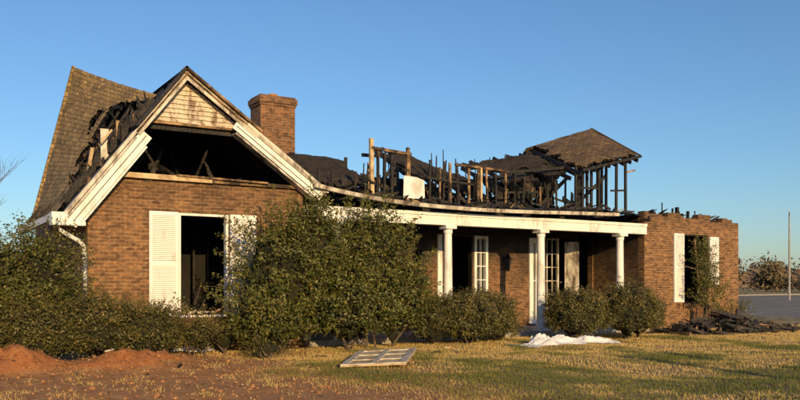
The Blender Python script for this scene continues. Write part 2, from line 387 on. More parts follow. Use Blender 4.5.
# ================================================================ HOUSE
H=empty('brick_house')
ZT=3.7
mb=MB()
def ragged(a0,a1,z,maxd,step=.43):
    o=[];a=a0
    while a<a1:
        w=step*random.choice((.5,1,1.5,2)); dz=.078*random.choice((0,0,1,1,2,3))*maxd
        if dz>0: o.append((a,min(a+w,a1),z-dz,z+.1))
        a+=w
    return o
mb.wall('x',0,4.85,-.2,ZT,0,.25,[(1.88,3.02,.75,3.05)])
mb.wall('y',.25,6.0,-.2,ZT,0,.25,[])
mb.wall('y',.25,2.2,-.2,ZT,4.6,4.85,[])
mb.wall('x',16.6,21.3,-.2,3.78,0,.25,[(18.45,19.7,.85,3.1)]+ragged(16.8,21.3,3.78,.9,.3))
mb.wall('y',.25,8,-.2,3.7,21.05,21.3,ragged(.6,8,3.7,1.2))
mb.wall('x',0.25,21.05,-.2,3.3,8.0,8.25,[(3,4,1,2.5),(9,10.5,1,2.5),(15,16,1,2.5)])
mb.wall('y',6.0,8.0,-.2,3.3,0,.25,[])
mb.done('brick_walls',[BRICK],H)
mb=MB()
PW=[(5.6,6.6,.6,2.9),(7.4,8.4,.6,2.9),(10.65,11.5,.25,2.95),(11.56,12.08,.25,2.95),(13.75,15.75,.2,2.95),(15.9,16.55,.2,3.1)]
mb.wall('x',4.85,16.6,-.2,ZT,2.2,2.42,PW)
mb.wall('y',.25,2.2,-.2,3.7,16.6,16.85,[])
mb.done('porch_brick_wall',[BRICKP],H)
mb2=MB()
for a,b_,z in ((1.2,3.7,.75),(18.4,19.75,.85)):
    x=a
    while x<b_-.05:
        mb2.box(x,x+.068,-.055,.0-.002,z-.11,z-.005); x+=.078
mb2.done('brick_sills',[BRICKC],H)
mb=MB(); mb.box(5.65,6.75,4.7,5.5,2.5,6.76); mb.box(5.62,6.78,4.67,5.53,6.76,6.84); mb.box(5.59,6.81,4.64,5.56,6.84,7.0); mb.box(5.64,6.76,4.69,5.51,7.0,7.06)
mb.done('chimney',[BRICKC],H)
mb=MB(); mb.tube([(6.2,5.1,7.0),(6.2,5.1,7.18)],[.15,.14],12); mb.done('flue_tile',[CLAYM],H)

mb=MB()
mb.box(.26,21.0,.26,7.98,.0,.12)
mb.box(.26,4.59,.27,7.9,3.50,3.62); mb.box(4.9,21.0,2.45,7.9,3.60,3.72)
mb.box(4.62,4.80,2.45,7.9,.13,3.5); mb.box(.27,4.6,3.0,3.1,.13,3.49); mb.box(9.3,9.4,2.45,6,.13,3.55); mb.box(4.9,21,5.0,5.1,.13,3.58); mb.box(17.0,17.1,.3,5,.13,3.58); mb.box(16.9,21,.3,4.9,3.4,3.5)
mb.done('charred_interior',[SOOT],H)
mb=MB()
for x in np.arange(1.0,4.5,.4): mb.box(x,x+.04,2.6,2.7,.13,3.4,0)
for x in np.arange(10,16.4,.4): mb.box(x,x+.04,3.6,3.7,.13,3.5,0)
for x in np.arange(17.4,21,.4): mb.box(x,x+.04,1.6,1.7,.13,3.3,0)
for k in range(22):
    x=random.choice((R(1.5,3.5),R(10,16),R(17.8,20.5))); y=R(.9,2.4) if x<5 or x>17 else R(2.7,4.2)
    mb.burnt((x,y,R(.15,.6)),(x+R(-.6,.6),y+R(-.3,.3),R(.3,1.6)),R(.05,.1),.04,0)
mb.done('fallen_interior_studs',[CHAR],H)

def shutter(x0,x1,z0,z1,y=-.055,rot=0):
    mb=MB(); f=.065; yb=-.004
    mb.box(x0,x0+f,y,yb,z0,z1); mb.box(x1-f,x1,y,yb,z0,z1)
    for a,b_ in ((z0,z0+.12),(z1-.09,z1),((z0+z1)/2-.05,(z0+z1)/2+.05)): mb.box(x0+f,x1-f,y+.002,yb,a,b_)
    z=z0+.13
    while z<z1-.12:
        if abs(z-(z0+z1)/2)>.08: mb.beam((x0+f,y+.026,z+.012),(x1-f,y+.026,z+.012),.008,.045,0,side=(0,.62,.78))
        z+=.042
    mb.box(x0+f,x1-f,yb-.004,yb-.001,z0+.12,z1-.09,0)
    mb.done('louvered_shutter',[WHITE],H)
shutter(1.24,1.86,.78,3.05); shutter(3.04,3.66,.78,3.05)
shutter(17.95,18.43,.88,3.12); shutter(19.72,20.18,1.45,3.05)
def casing(x0,x1,z0,z1,y0,y1,w=.07,mat=OLDW,mull=None):
    mb=MB(); mb.box(x0,x0+w,y0,y1,z0,z1); mb.box(x1-w,x1,y0,y1,z0,z1); mb.box(x0+w,x1-w,y0,y1,z1-w,z1); mb.box(x0+w,x1-w,y0-.02,y1,z0,z0+w*.8)
    if mull:
        nx_,nz_=mull
        for i in range(1,nx_): xx=x0+w+(x1-x0-2*w)*i/nx_; mb.box(xx-.014,xx+.014,y0+.02,y1-.02,z0+w*.8,z1-w)
        for j in range(1,nz_): zz=z0+w+(z1-z0-2*w)*j/nz_; mb.box(x0+w,x1-w,y0+.022,y1-.022,zz-.014,zz+.014)
    mb.done('window_casing',[mat],H)
casing(1.88,3.02,.75,3.05,.03,.16,.06,WHITE); casing(18.45,19.7,.85,3.1,.05,.17,.04,CHAR)
casing(10.65,11.5,.25,2.95,2.17,2.36,.04,CHAR)
casing(11.56,12.08,.25,2.95,2.15,2.3,.09,WHITE,(2,6))
casing(13.75,14.15,.2,2.95,2.15,2.3,.15,WHITE,(1,2))
casing(14.24,15.0,.2,2.95,2.16,2.24,.05,OLDW,(3,6))
casing(5.6,6.6,.6,2.9,2.16,2.34,.07,WHITE,(3,6)); casing(7.4,8.4,.6,2.9,2.16,2.34,.07,WHITE,(3,6))
mb=MB(); mb.box(11.66,11.98,2.27,2.28,.35,2.85); mb.done('sidelight_glass',[GLASS],H)
mb=MB(); mb.hexa([(15.22,2.12,.2),(15.5,1.75,.2),(15.53,1.79,.2),(15.25,2.16,.2),(15.22,2.12,2.85),(15.5,1.75,2.85),(15.53,1.79,2.85),(15.25,2.16,2.85)])
mb.done('open_door_leaf',[OLDW],H)
mb=MB(); mb.box(10.2,10.36,2.14,2.195,.3,2.95); mb.done('door_trim',[WHITE],H)
mb=MB()
for k in range(16): 
    x=R(1.95,2.95) if random.random()<.6 else R(18.5,19.6); mb.beam((x,.2,R(.8,.85)),(x+R(-.4,.4),R(.0,.3),R(.85,1.02)),.05,.02,random.choice((0,1,2)))
mb.beam((18.6,.18,.9),(18.66,.2,2.6),.05,.04,1); mb.beam((19.5,.18,.9),(19.25,.2,3.0),.05,.04,1); mb.beam((18.5,.16,2.1),(19.65,.16,1.9),.04,.04,1)
mb.done('window_debris',[OLDW,TAN,CHAR],H)

def lantern(x,y,z):
    s=1.25; mb=MB(); mb.box(x-.06,x+.06,y-.02,y-.002,z-.14,z+.14); mb.tube([(x,y-.02,z+.05),(x,y-.1,z+.14),(x,y-.19,z+.12)],[.014,.014,.014],6)
    mb.tube([(x,y-.19,z+.15*s),(x,y-.19,z+.02),(x,y-.19,z)],[.012,.12,.135],6); mb.tube([(x,y-.19,z-.24*s),(x,y-.19,z)],[.065,.11],6); mb.tube([(x,y-.19,z-.31*s),(x,y-.19,z-.24*s)],[.018,.07],6)
    mb.done('wall_lantern',[BLACKM],H)
lantern(9.55,2.2,2.30); lantern(12.75,2.2,2.25)

# --- porch
mb=MB(); mb.box(4.9,16.55,-.25,2.18,-.1,.14); mb.done('porch_slab',[CONC],H)
mb=MB(); mb.box(4.87,16.58,-.12,.10,3.05,3.27); mb.box(4.87,16.58,-.15,.13,3.272,3.36); mb.box(4.87,16.58,-.13,.11,3.03,3.05); mb.done('porch_beam',[WHITE],H,bevel=.006)
mb=MB(); mb.box(4.87,16.58,.135,2.19,3.20,3.24); mb.done('porch_ceiling',[SOOT],H)
for x in (5.75,9.05,12.3,15.5):
    mb=MB(); n=20
    mb.box(x-.17,x+.17,-.18,.16,.14,.24); mb.tube([(x,-.01,.24),(x,-.01,.30),(x,-.01,.34)],[.155,.16,.13],n)
    mb.tube([(x,-.01,.34),(x,-.01,1.3),(x,-.01,2.8)],[.125,.122,.105],n); mb.tube([(x,-.01,2.8),(x,-.01,2.84),(x,-.01,2.9),(x,-.01,2.94)],[.105,.125,.12,.15],n)
    mb.box(x-.17,x+.17,-.18,.16,2.94,3.028)
    mb.done('porch_column',[WHITE],H)
mb=MB(); mb.box(4.855,5.0,-.1,.12,.14,3.028); mb.done('porch_pilasters',[WHITE],H)

GP=[(4.95,3.80),(5.6,3.69),(6.3,3.60),(7.3,3.515),(8.4,3.47),(9.6,3.455),(11,3.46),(12.5,3.50),(13.6,3.53),(14.9,3.555)]
def gz(u):
    for (a,z),(b_,w) in zip(GP,GP[1:]):
        if a<=u<=b_:
            t=(u-a)/(b_-a); return z+(w-z)*t
    return GP[0][1] if u<GP[0][0] else GP[-1][1]
mb=MB()
us=np.arange(4.95,14.95,.5)
for a in us:
    b_=a+.5; z=gz(a)+.02*noise.noise(Vector((a*2,0,0)));w=gz(b_)+.02*noise.noise(Vector((b_*2,0,0)))
    mb.hexa([(a,-.50,z-.05),(b_,-.50,w-.05),(b_,-.40,w-.05),(a,-.40,z-.05),(a,-.52,z+.04),(b_,-.52,w+.04),(b_,-.40,w+.04),(a,-.40,z+.04)])
mb.done('sagging_gutter',[OLDW],H)
mb=MB(); us=np.arange(4.95,16.9,.12)
def pr(u,t):
    return (u+.03*noise.noise(Vector((u*9,t*9,0))), -.40+2.7*t, gz(u)+.02+.42*t+.16*fbm(u,t*3,5,1.3)*t+.05*noise.noise(Vector((u*7,t*9,4)))*min(1,t*3))
for i in range(len(us)-1):
    for j in range(16):
        a,b_=us[i],us[i+1]; t0,t1=j/16,(j+1)/16
        if a>15 and noise.noise(Vector((a*2,t0*5,0)))>.1: continue
        if t0>.1 and noise.noise(Vector((a*1.9,t0*6,8)))>.28: continue
        q=[pr(a,t0),pr(b_,t0),pr(b_,t1),pr(a,t1)]; mb.quad(q); mb.quad([(x,y,z-.03) for x,y,z in q[::-1]])
mb.done('burnt_porch_roof',[CHAR],H)
mb=MB()
for k in range(110):
    u=R(5.2,16.5); t=R(.1,1); p=pr(u,t); mb.burnt((p[0],p[1],p[2]+.02),(p[0]+R(-.5,.5),p[1]+R(-.3,.3),p[2]+R(.0,.25)),R(.03,.10),0,0 if random.random()<.93 else 1)
mb.done('porch_roof_debris',[CHAR,TAN],H)

# --- front gable of left wing
PK=(1.93,6.17); LE=(-.62,2.88); RE=(5.40,3.74)
def along(a,b_,t): return (a[0]+(b_[0]-a[0])*t,a[1]+(b_[1]-a[1])*t)
y0=-.28
def rake(a,b_,off,w,th,yy,mi=0,t0=0,t1=1):
    p=along(a,b_,t0);q=along(a,b_,t1); d=Vector((q[0]-p[0],0,q[1]-p[1])).normalized(); n=Vector((-d.z,0,d.x)); 
    if n.z>0:n=-n
    P=Vector((p[0],yy,p[1]))+n*off; Q=Vector((q[0],yy,q[1]))+n*off
    mb.beam(P,Q,w,th,mi,side=(0,1,0))
mb=MB()
rake(PK,LE,.03,.05,.34,y0,2,0,.42); rake(PK,RE,.03,.05,.34,y0,1,0,.5)
rake(PK,LE,.14,.14,.03,y0-.05,0,.0,.44); rake(PK,RE,.14,.14,.03,y0-.052,0,.0,.5)
rake(PK,LE,.12,.035,.05,y0-.08,1,.0,.44); rake(PK,RE,.12,.035,.05,y0-.083,1,.0,.46)
mb.done('upper_rake_boards',[OLDW,TAN,CHAR],H)
mb=MB()
rake(PK,LE,.30,.26,.04,y0-.02,0,.41,1.0); rake(PK,RE,.27,.22,.04,y0-.02,0,.37,.985)
rake(PK,LE,.10,.07,.30,y0+.06,1,.44,.98); rake(PK,RE,.10,.07,.34,y0+.06,1,.42,1)
rake(PK,LE,.46,.04,.26,y0+.10,0,.46,.97); rake(PK,RE,.42,.04,.26,y0+.10,1,.40,.97)
rake(PK,LE,.17,.04,.06,y0-.06,1,.46,.99); rake(PK,RE,.15,.04,.06,y0-.06,1,.40,.985)
rake(PK,LE,.31,.012,.05,y0-.03,2,.42,.99); rake(PK,RE,.29,.012,.05,y0-.03,2,.38,.98)
mb.done('lower_rake_boards',[WHITE,OLDW,CHAR],H)
mb=MB(); mb.box(-.74,-.10,-.36,-.02,2.66,2.74); mb.box(-.74,-.44,-.36,-.02,2.745,2.92); mb.box(-.74,-.62,-.015,5.4,2.76,2.90)
mb.tube([(-.60,-.2,2.66),(-.56,-.2,2.56),(-.2,-.16,2.36),(-.08,-.12,2.24),(-.07,-.10,1.0),(-.07,-.10,.1)],[.045]*6,8)
mb.done('eave_gutter_and_downspout',[WHITE],H)
mb=MB(); z=4.99; hL=(PK[1]-LE[1])/(PK[0]-LE[0]); hR=(PK[1]-RE[1])/(RE[0]-PK[0])
while z<5.98:
    zb=z+.105; xl=PK[0]-(PK[1]-.12-z)/hL+.10; xr=PK[0]+(PK[1]-.12-z)/hR-.12; xl2=PK[0]-(PK[1]-.12-zb)/hL+.10; xr2=PK[0]+(PK[1]-.12-zb)/hR-.12
    if xr2-xl2<.02: xl2=xr2=(xl+xr)/2
    if xr-xl<.02: break
    j=R(-.012,.012)
    mb.hexa([(xl,-.11,z+j),(xr,-.11,z-j),(xr,-.05,z),(xl,-.05,z),(xl2,-.07,zb),(xr2,-.07,zb),(xr2,-.05,zb),(xl2,-.05,zb)]); z+=.102
mb.done('gable_siding',[SIDE],H)
mb=MB(); mb.box(1.02,3.6,-.13,-.02,4.93,4.985,0); mb.box(.85,3.75,-.02,.1,4.82,4.92,1)
mb.done('gable_tie_board',[TAN,CHAR],H)
mb=MB(); mb.beam((.35,-.02,3.79),(2.6,-.02,3.775),.11,.2,0,side=(0,1,0)); mb.beam((2.62,.0,3.765),(4.85,.0,3.76),.08,.18,1,side=(0,1,0)); mb.beam((1.8,-.12,3.84),(3.9,-.14,3.80),.04,.09,1)
mb.done('wall_plate',[BLOND,TAN],H)
mb=MB()
def slope(a,b_,y0,y1,nx_,ny_,mi,keep,dz=0):
    def J(s,t):
        p=along(a,b_,s); e=.04 if 0<s<1 else 0
        return (p[0]+e*noise.noise(Vector((s*30,t*30,1)))*2,y0+(y1-y0)*t+e*2*noise.noise(Vector((s*30,t*30,5))),p[1]+dz+e*noise.noise(Vector((s*20,t*20,9)))*2)
    for i in range(nx_):
        for j in range(ny_):
            s0,s1=i/nx_,(i+1)/nx_; t0,t1=j/ny_,(j+1)/ny_
            if not keep((s0+s1)/2,(t0+t1)/2): continue
            mb.quad([J(s0,t0),J(s1,t0),J(s1,t1),J(s0,t1)],mi)
slope(PK,RE,-.2,5.6,8,8,0,lambda s,t:True,-.02)
slope(PK,LE,-.05,5.3,40,40,0,lambda s,t:noise.noise(Vector((s*6,t*9,2)))<.22 or t>.3,-.12)
mb.quad([(-.4,5.5,3.3),(5.3,5.5,3.7),(2.2,5.5,6.1),(1.4,5.5,5.9)],0)
mb.quad([(5.3,5.6,3.6),(-.4,5.6,3.3),(1.4,5.6,5.9),(2.2,5.6,6.1)],0)
mb.done('charred_wing_roof',[CHAR],H)
mb=MB()
y=.35
while y<5.3:
    k=R(.05,.15)
    p=along(PK,LE,k+.05); q=along(PK,LE,R(.85,1)); mb.beam((p[0],y,p[1]-.02),(q[0],y+R(-.1,.1),q[1]+R(-.05,.05)),.13,.045,0,side=(0,1,0))
    y+=.4
for k in range(46):
    t=R(.14,.85); p=along(PK,LE,t); y=R(-.1,1.8); L=R(.2,.65)
    mb.burnt((p[0]+R(-.1,.1),y,p[1]-.1),(p[0]+R(-.2,.1),y+R(-.25,.25),p[1]+L*R(.2,.7)),R(.03,.09),.03,0 if random.random()<.88 else 1)
mb.beam((.42,.35,3.8),(.40,.35,4.78),.17,.05,2,side=(0,1,0)); mb.beam((.72,.5,3.8),(.70,.5,5.02),.07,.05,1,side=(0,1,0)); mb.beam((.1,.6,3.75),(.2,.6,4.4),.07,.05,3)
mb.beam((.30,.2,4.45),(.52,.2,4.75),.04,.04,3); mb.beam((.95,.3,4.7),(.97,.3,5.15),.05,.04,1)
for k in range(7):
    x=.7+k*.6; mb.beam((x,.4,3.72),(x+R(-.1,.1),5,3.75),.12,.05,0)
for k in range(14):
    x=R(.9,4.2); mb.burnt((x,R(.8,3),3.75),(x+R(-.8,.8),R(.8,3),R(4.0,4.9)),R(.06,.12),.045,0)
mb.done('charred_rafters',[CHAR,TAN,OLDW,BLOND],H)

# steep shingle slope at the far left
A=Vector((-.34,5.5,3.12));B=Vector((.67,5.5,7.32));C=Vector((1.72,1.2,5.85));D=Vector((-.64,-.1,2.92))
mb=MB(); ns_,nt_=74,64
def surf(s,t):
    b0=A.lerp(B,t); f0=D.lerp(C,t); p=b0.lerp(f0,s); 
    p.z-=.04*math.sin(math.pi*s)*t; p.x-=.03*fbm(s*4,t*4,0,1); return p
def surfj(s,t):
    return surf(s+.012*noise.noise(Vector((s*50,t*50,0))), min(1,max(0,t+.014*noise.noise(Vector((s*50,t*50,7))))))
def bound(t):
    pts=[(0,1.02),(.12,.9),(.3,.68),(.5,.60),(.7,.54),(.82,.60),(.90,.84),(.96,1.02),(1,1.02)]
    for (a,v),(b_,w) in zip(pts,pts[1:]):
        if a<=t<=b_: return v+(w-v)*(t-a)/(b_-a)
    return 1
for i in range(ns_):
    for j in range(nt_):
        s0,s1=i/ns_,(i+1)/ns_;t0,t1=j/nt_,(j+1)/nt_; sc,tc=(s0+s1)/2,(t0+t1)/2
        if sc>bound(tc)+.12*noise.noise(Vector((sc*9,tc*11,1)))+.06*noise.noise(Vector((tc*40,1,1))): continue
        q=[surfj(s0,t0),surfj(s0,t1),surfj(s1,t1),surfj(s1,t0)]
        uv=[(s*5.4,t*4.4) for s,t in ((s0,t0),(s0,t1),(s1,t1),(s1,t0))]
        mb.quad(q,0,uv)
        off=Vector((.05,.02,-.03)); mb.quad([p+off for p in q[::-1]],1)
mb.done('shingle_roof_slope',[SHING,CHAR],H)
mb=MB(); off=Vector((-.03,.03,.02))
for k in range(12):
    mb.beam(A.lerp(B,k/12)+off,A.lerp(B,(k+1)/12)+off,.08,.1,0)
for k in range(10):
    s=.1+k*.095; p=surf(min(s,1),.02)+Vector((.12,.05,-.06)); q=surf(min(s,1),.94)+Vector((.12,.05,-.10)); mb.beam(p,q,.05,.12,1,side=(0,1,0))
for k in range(60):
    t=R(.15,.9); s=bound(t)+R(-.05,.06); p=surf(min(s,1),t)+Vector((.06,0,-.04)); mb.burnt(p,p+Vector((R(-.05,.15),R(-.5,-.1),R(-.3,.12))),R(.03,.08),.02,random.choice((1,1,1,2)))
mb.quad([(.2,5.4,3.3),(1.6,5.4,3.3),(1.9,5.4,6.6),(.75,5.4,7.1)],1)
mb.quad([A+Vector((.25,-.1,.1)),B+Vector((.25,-.1,-.25)),C+Vector((.15,0,-.25)),D+Vector((.3,.2,.2))],1)
mb.done('roof_edge_and_rafters',[SHING,CHAR,TAN],H)

# --- burnt upper storey over the main block: roof-deck remnants on rafters
def chunk(name,BLc,BRc,TRc,TLc,n1,n2,seed,hole=.45,edge=.14,nraf=7,raf=.5):
    mb=MB(); BLc,BRc,TRc,TLc=map(Vector,(BLc,BRc,TRc,TLc)); lx=(BRc-BLc).length; ly=(TLc-BLc).length
    def f(a,b_):
        p=BLc.lerp(BRc,a).lerp(TLc.lerp(TRc,a),b_); p.z+=.14*fbm(a*lx*.7,b_*ly*.7,seed,1)-.10*math.sin(math.pi*a)*(1-b_); return p
    def fj(a,b_): return f(a+.5/n1*noise.noise(Vector((a*40,b_*40,seed))),b_+.5/n2*noise.noise(Vector((a*40,b_*40,seed+6))))
    for i in range(n1):
        for j in range(n2):
            a0,a1,b0,b1=i/n1,(i+1)/n1,j/n2,(j+1)/n2
            e=min(a0,1-a1,1-b1,b0*1.2)
            if e<edge*(.4+1.3*noise.noise(Vector((a0*lx*1.6,b0*ly*2.2,seed)))+.5*noise.noise(Vector((a0*lx*6,b0*ly*5,seed)))): continue
            if noise.noise(Vector((a0*lx*1.5,b0*ly*1.5,seed+3)))>hole: continue
            q=[fj(a0,b0),fj(a1,b0),fj(a1,b1),fj(a0,b1)]; mb.quad(q,0,[(x*lx,y*ly) for x,y in ((a0,b0),(a1,b0),(a1,b1),(a0,b1))])
            mb.quad([p-Vector((0,0,.05)) for p in q[::-1]],1)
    for k in range(nraf):
        a=(k+.5)/nraf+R(-.02,.02); p=f(a,R(-.12,.05))-Vector((0,0,.12)); q=f(a,R(.85,1.0+.12*raf))-Vector((0,0,.12)); mb.beam(p,q,.13,.045,1 if random.random()<.9 else 2,side=(1,0,0))
    mb.done(name,[SHINGB,CHAR,TAN],H)
chunk('roof_deck_remnant',(5.3,2.0,4.25),(8.1,2.2,4.25),(8.2,4.8,5.45),(5.5,4.8,5.50),40,30,1.0)
chunk('roof_deck_remnant',(9.5,3.0,4.85),(12.6,3.2,4.6),(12.5,4.9,5.40),(9.3,4.9,5.90),44,26,22.0,.35)
chunk('roof_deck_remnant',(12.6,2.4,4.55),(15.7,1.8,5.25),(15.9,4.4,6.35),(12.7,4.8,5.55),44,34,33.0,.5)
mb=MB()
def sheet(u0,u1,y,zb,top,du=.09,dz=.09,hole=.28,seed=0,slant=0,mi=0):
    na=int((u1-u0)/du); cache={}
    def vt(i,j):
        if (i,j) not in cache:
            a=u0+i*du; z=zb+j*dz
            cache[i,j]=(a+.05*noise.noise(Vector((i*3.3,j*2.7,seed+.5))), y+slant*(z-zb)+.12*noise.noise(Vector((a*1.7,z*1.7,seed))), z+.05*noise.noise(Vector((i*2.9,j*3.1,seed+9.5))))
        return cache[i,j]
    for i in range(na):
        a=u0+i*du; zt=top(a)+.22*noise.noise(Vector((a*1.6,seed,0)))+.10*noise.noise(Vector((a*5,seed,3)))
        j=0
        while zb+j*dz<zt:
            z=zb+j*dz
            if noise.noise(Vector((a*1.8,z*1.8,seed)))<hole: mb.quad([vt(i,j),vt(i+1,j),vt(i+1,j+1),vt(i,j+1)],mi)
            j+=1
def lerpts(pts):
    def f(u):
        if u<=pts[0][0]: return pts[0][1]
        for (a,v),(b_,w) in zip(pts,pts[1:]):
            if a<=u<=b_: return v+(w-v)*(u-a)/(b_-a)
        return pts[-1][1]
    return f
sheet(5.6,17.6,5.2,3.7,lerpts([(5.6,5.1),(8,4.9),(9.5,5.0),(12.2,4.75),(13.6,5.1),(15,5.4),(17.6,5.2)]),hole=.2,seed=3)
sheet(12.7,15.6,3.0,3.8,lerpts([(12.7,4.6),(14,4.9),(15.6,5.3)]),hole=.25,seed=6)
sheet(5.6,7.8,2.6,3.75,lerpts([(5.6,4.45),(7.8,4.35)]),hole=.4,seed=8)
mb.done('charred_wall_remnants',[CHAR],H)
mb=MB()
mb.box(5.2,17.6,2.25,2.4,3.72,3.86,0)
u=5.7
while u<15.6:
    top=4.55 if u<8 else (5.05 if u<12.9 else 4.9+(u-12.9)*.17)
    if not(8.3<u<9.2):
        z1=top+R(-.15,.12) if random.random()<.8 else R(4.2,4.7)
        mi=0 if (random.random()<.66 or u<8) else 1
        if mi or random.random()<.5: mb.beam((u,2.32,3.82),(u+R(-.05,.05),2.32,z1),R(.06,.085),.045,mi,taper=R(.75,1))
        else: mb.burnt((u,2.32,3.82),(u+R(-.08,.08),2.32+R(-.05,.05),z1+.1),.085,.05,0)
        if random.random()<.6: mb.beam((u+.13,3.1,3.8),(u+R(.05,.22),3.1,z1-R(-.2,.4)),.07,.05,0,taper=.8)
        if random.random()<.5: mb.beam((u+.1,4.2,3.8),(u+R(-.1,.3),4.2,z1-R(-.3,.4)),.07,.05,0,taper=.8)
    u+=.36
mb.beam((10.95,2.30,5.09),(12.95,2.30,5.03),.07,.1,1,side=(0,1,0)); mb.beam((9.9,2.30,4.62),(11.6,2.30,4.52),.07,.08,0); mb.beam((12.95,2.3,5.0),(15.6,2.2,5.35),.09,.08,0); mb.beam((12.8,2.3,4.35),(14.2,2.3,4.45),.07,.05,0)
mb.beam((8.0,2.3,5.34),(9.35,2.3,5.26),.08,.1,1,side=(0,1,0)); mb.beam((8.05,2.3,3.8),(8.02,2.3,5.6),.11,.09,3); mb.beam((8.28,2.36,3.8),(8.27,2.36,5.28),.06,.08,1)
mb.beam((9.22,2.3,3.8),(9.25,2.3,5.45),.09,.09,1); mb.beam((8.75,2.4,3.8),(8.75,2.4,5.25),.07,.08,0); mb.beam((8.5,2.4,3.8),(8.52,2.4,5.25),.07,.08,0)
mb.beam((8.0,2.8,5.2),(9.4,3.4,5.35),.1,.05,0); mb.beam((8.2,3.2,3.9),(9.3,3.2,5.0),.09,.05,0); mb.beam((8.1,4.0,3.8),(8.1,4.0,5.3),.09,.05,0); mb.beam((8.9,4.0,3.8),(8.9,4.0,5.2),.09,.05,1)
mb.beam((10.75,2.27,3.8),(10.72,2.27,5.12),.07,.05,1);mb.beam((11.9,2.27,3.85),(11.9,2.27,5.05),.06,.05,3);mb.beam((12.86,2.27,3.85),(12.86,2.27,5.05),.06,.05,1)
for k in range(26):
    u=R(8.9,12.5) if k<14 else R(6,16); y=R(2.4,4.8); z=4.8 if u<13 else 5.2; mb.beam((u,y,3.9),(u+R(-.12,.12),y+R(-.1,.1),z+R(.1,.8)),R(.035,.08),.035,0,taper=.5)
for k in range(110):
    u=R(5.5,17.0); y=R(2.5,6); a=R(-1.3,1.3); mb.beam((u,y,R(3.75,4.2)),(u+a,y+R(-.8,.8),R(3.9,4.8) if u<13 else R(4,5.2)),R(.06,.16),.035,0 if random.random()<.94 else 1,taper=R(.6,1))
for u,hh,w in ((18.6,.45,.03),(19.1,.28,.05),(19.35,.33,.10),(19.9,.22,.08),(20.3,.25,.03),(18.2,.12,.1)): mb.beam((u,1.0,3.4),(u+R(-.03,.03),1.0,3.78+hh),w,w,0)
for k in range(40): u=R(16.9,21); mb.burnt((u,R(.3,2),3.6),(u+R(-.7,.7),R(.3,2),R(3.72,3.95)),.09,.05,0)
mb.done('charred_studs',[CHAR,TAN,WHITE,BLOND],H)
mb=MB(); mb.quad([(9.06,2.24,3.98),(9.80,2.24,3.95),(9.78,2.24,4.52),(9.5,2.24,4.60),(9.08,2.24,4.62)]); mb.quad([(9.80,2.26,3.95),(9.06,2.26,3.98),(9.08,2.26,4.62),(9.5,2.26,4.60),(9.78,2.26,4.52)]); mb.done('plaster_panel',[WHITE],H)

# collapsed dormer roof slab
TL=Vector((15.35,4.2,6.25));TR=Vector((18.5,4.2,7.25));BR=Vector((17.85,1.3,5.80));BL=Vector((15.0,1.4,5.12))
mb=MB(); n1,n2=40,34
def ds(a,b_):
    p=BL.lerp(BR,a).lerp(TL.lerp(TR,a),b_); p.z+=.10*math.sin(math.pi*a)*math.sin(math.pi*b_)-.05*fbm(a*3,b_*3,0,1); return p
def dsj(a,b_): return ds(a+.02*noise.noise(Vector((a*40,b_*40,0))),b_+.02*noise.noise(Vector((a*40,b_*40,6))))
for i in range(n1):
    for j in range(n2):
        a0,a1,b0,b1=i/n1,(i+1)/n1,j/n2,(j+1)/n2
        if a0<.10+.14*noise.noise(Vector((b0*9,0,5))) or b0<.04+.07*noise.noise(Vector((a0*14,2,0))): continue
        q=[dsj(a0,b0),dsj(a1,b0),dsj(a1,b1),dsj(a0,b1)]; mb.quad(q,0,[(x*2.8,y*2.9) for x,y in ((a0,b0),(a1,b0),(a1,b1),(a0,b1))])
        mb.quad([p-Vector((0,0,.06)) for p in q[::-1]],1)
for k in range(9): a=.06+k*.11; mb.beam(ds(a,-.03)-Vector((0,0,.12)),ds(a,1)-Vector((0,0,.12)),.12,.05,1,side=(1,0,0))
mb.beam(BL+Vector((.3,-.02,.0)),BR+Vector((.05,-.02,-.02)),.09,.05,1); mb.beam(BR+Vector((.03,0,0)),TR+Vector((.03,0,0)),.1,.05,0)
mb.quad([TL,TR,TR+Vector((.4,2.2,-1.6)),TL+Vector((.4,2.2,-1.6))],0); 
for u,y in ((15.3,1.7),(15.6,1.7),(16.0,2.3),(16.4,1.75),(16.9,2.3),(17.15,1.7),(17.55,1.65),(17.6,2.8),(17.3,2.3),(17.7,3.6),(16.2,1.9),(16.7,2.6),(17.0,3.2)):
    mb.beam((u,y,3.75),(u+R(-.04,.04),y,5.2+(y-1.5)*.45+(u-15.3)*.2),.085,.06,1)
mb.beam((15.3,1.7,4.6),(16.4,1.75,4.65),.06,.05,1); mb.beam((16.9,1.7,4.6),(17.6,1.7,4.65),.06,.05,1); mb.beam((17.55,1.65,5.25),(17.95,1.6,5.35),.05,.05,2); mb.beam((15.4,2.2,3.8),(17.3,2.3,5.2),.10,.05,1)
mb.done('collapsed_dormer_roof',[SHINGD,CHAR,TAN],H)

# ================================================================ loose objects
root=empty('fallen_door_panel'); mb=MB()
W_,L_=1.15,2.1
mb.box(-W_/2,W_/2,-L_/2,L_/2,0,.03,1)
for x0,x1 in ((-W_/2,-W_/2+.12),(W_/2-.12,W_/2),(-.05,.05)): mb.box(x0,x1,-L_/2,L_/2,.031,.055)
for yy in (-L_/2,-.45,.25,L_/2-.14): mb.box(-W_/2+.12,-.05,yy,yy+.14,.031,.052); mb.box(.05,W_/2-.12,yy,yy+.14,.031,.052)
PANELW=paint('worn_door_paint',(.60,.54,.44),(.30,.22,.14),.38,.55,5)
mb.done('panel',[PANELW,BLOND],root); root.location=(4.35,-4.55,.10); root.rotation_euler=(math.radians(2),math.radians(-3),math.radians(-38))
mb=MB(); mb.beam((-.7,-.6,-.04),(.6,-.3,-.06),.09,.05); mb.beam((-.7,.5,-.05),(.5,.7,-.06),.09,.05); mb.done('planks',[TAN],root)

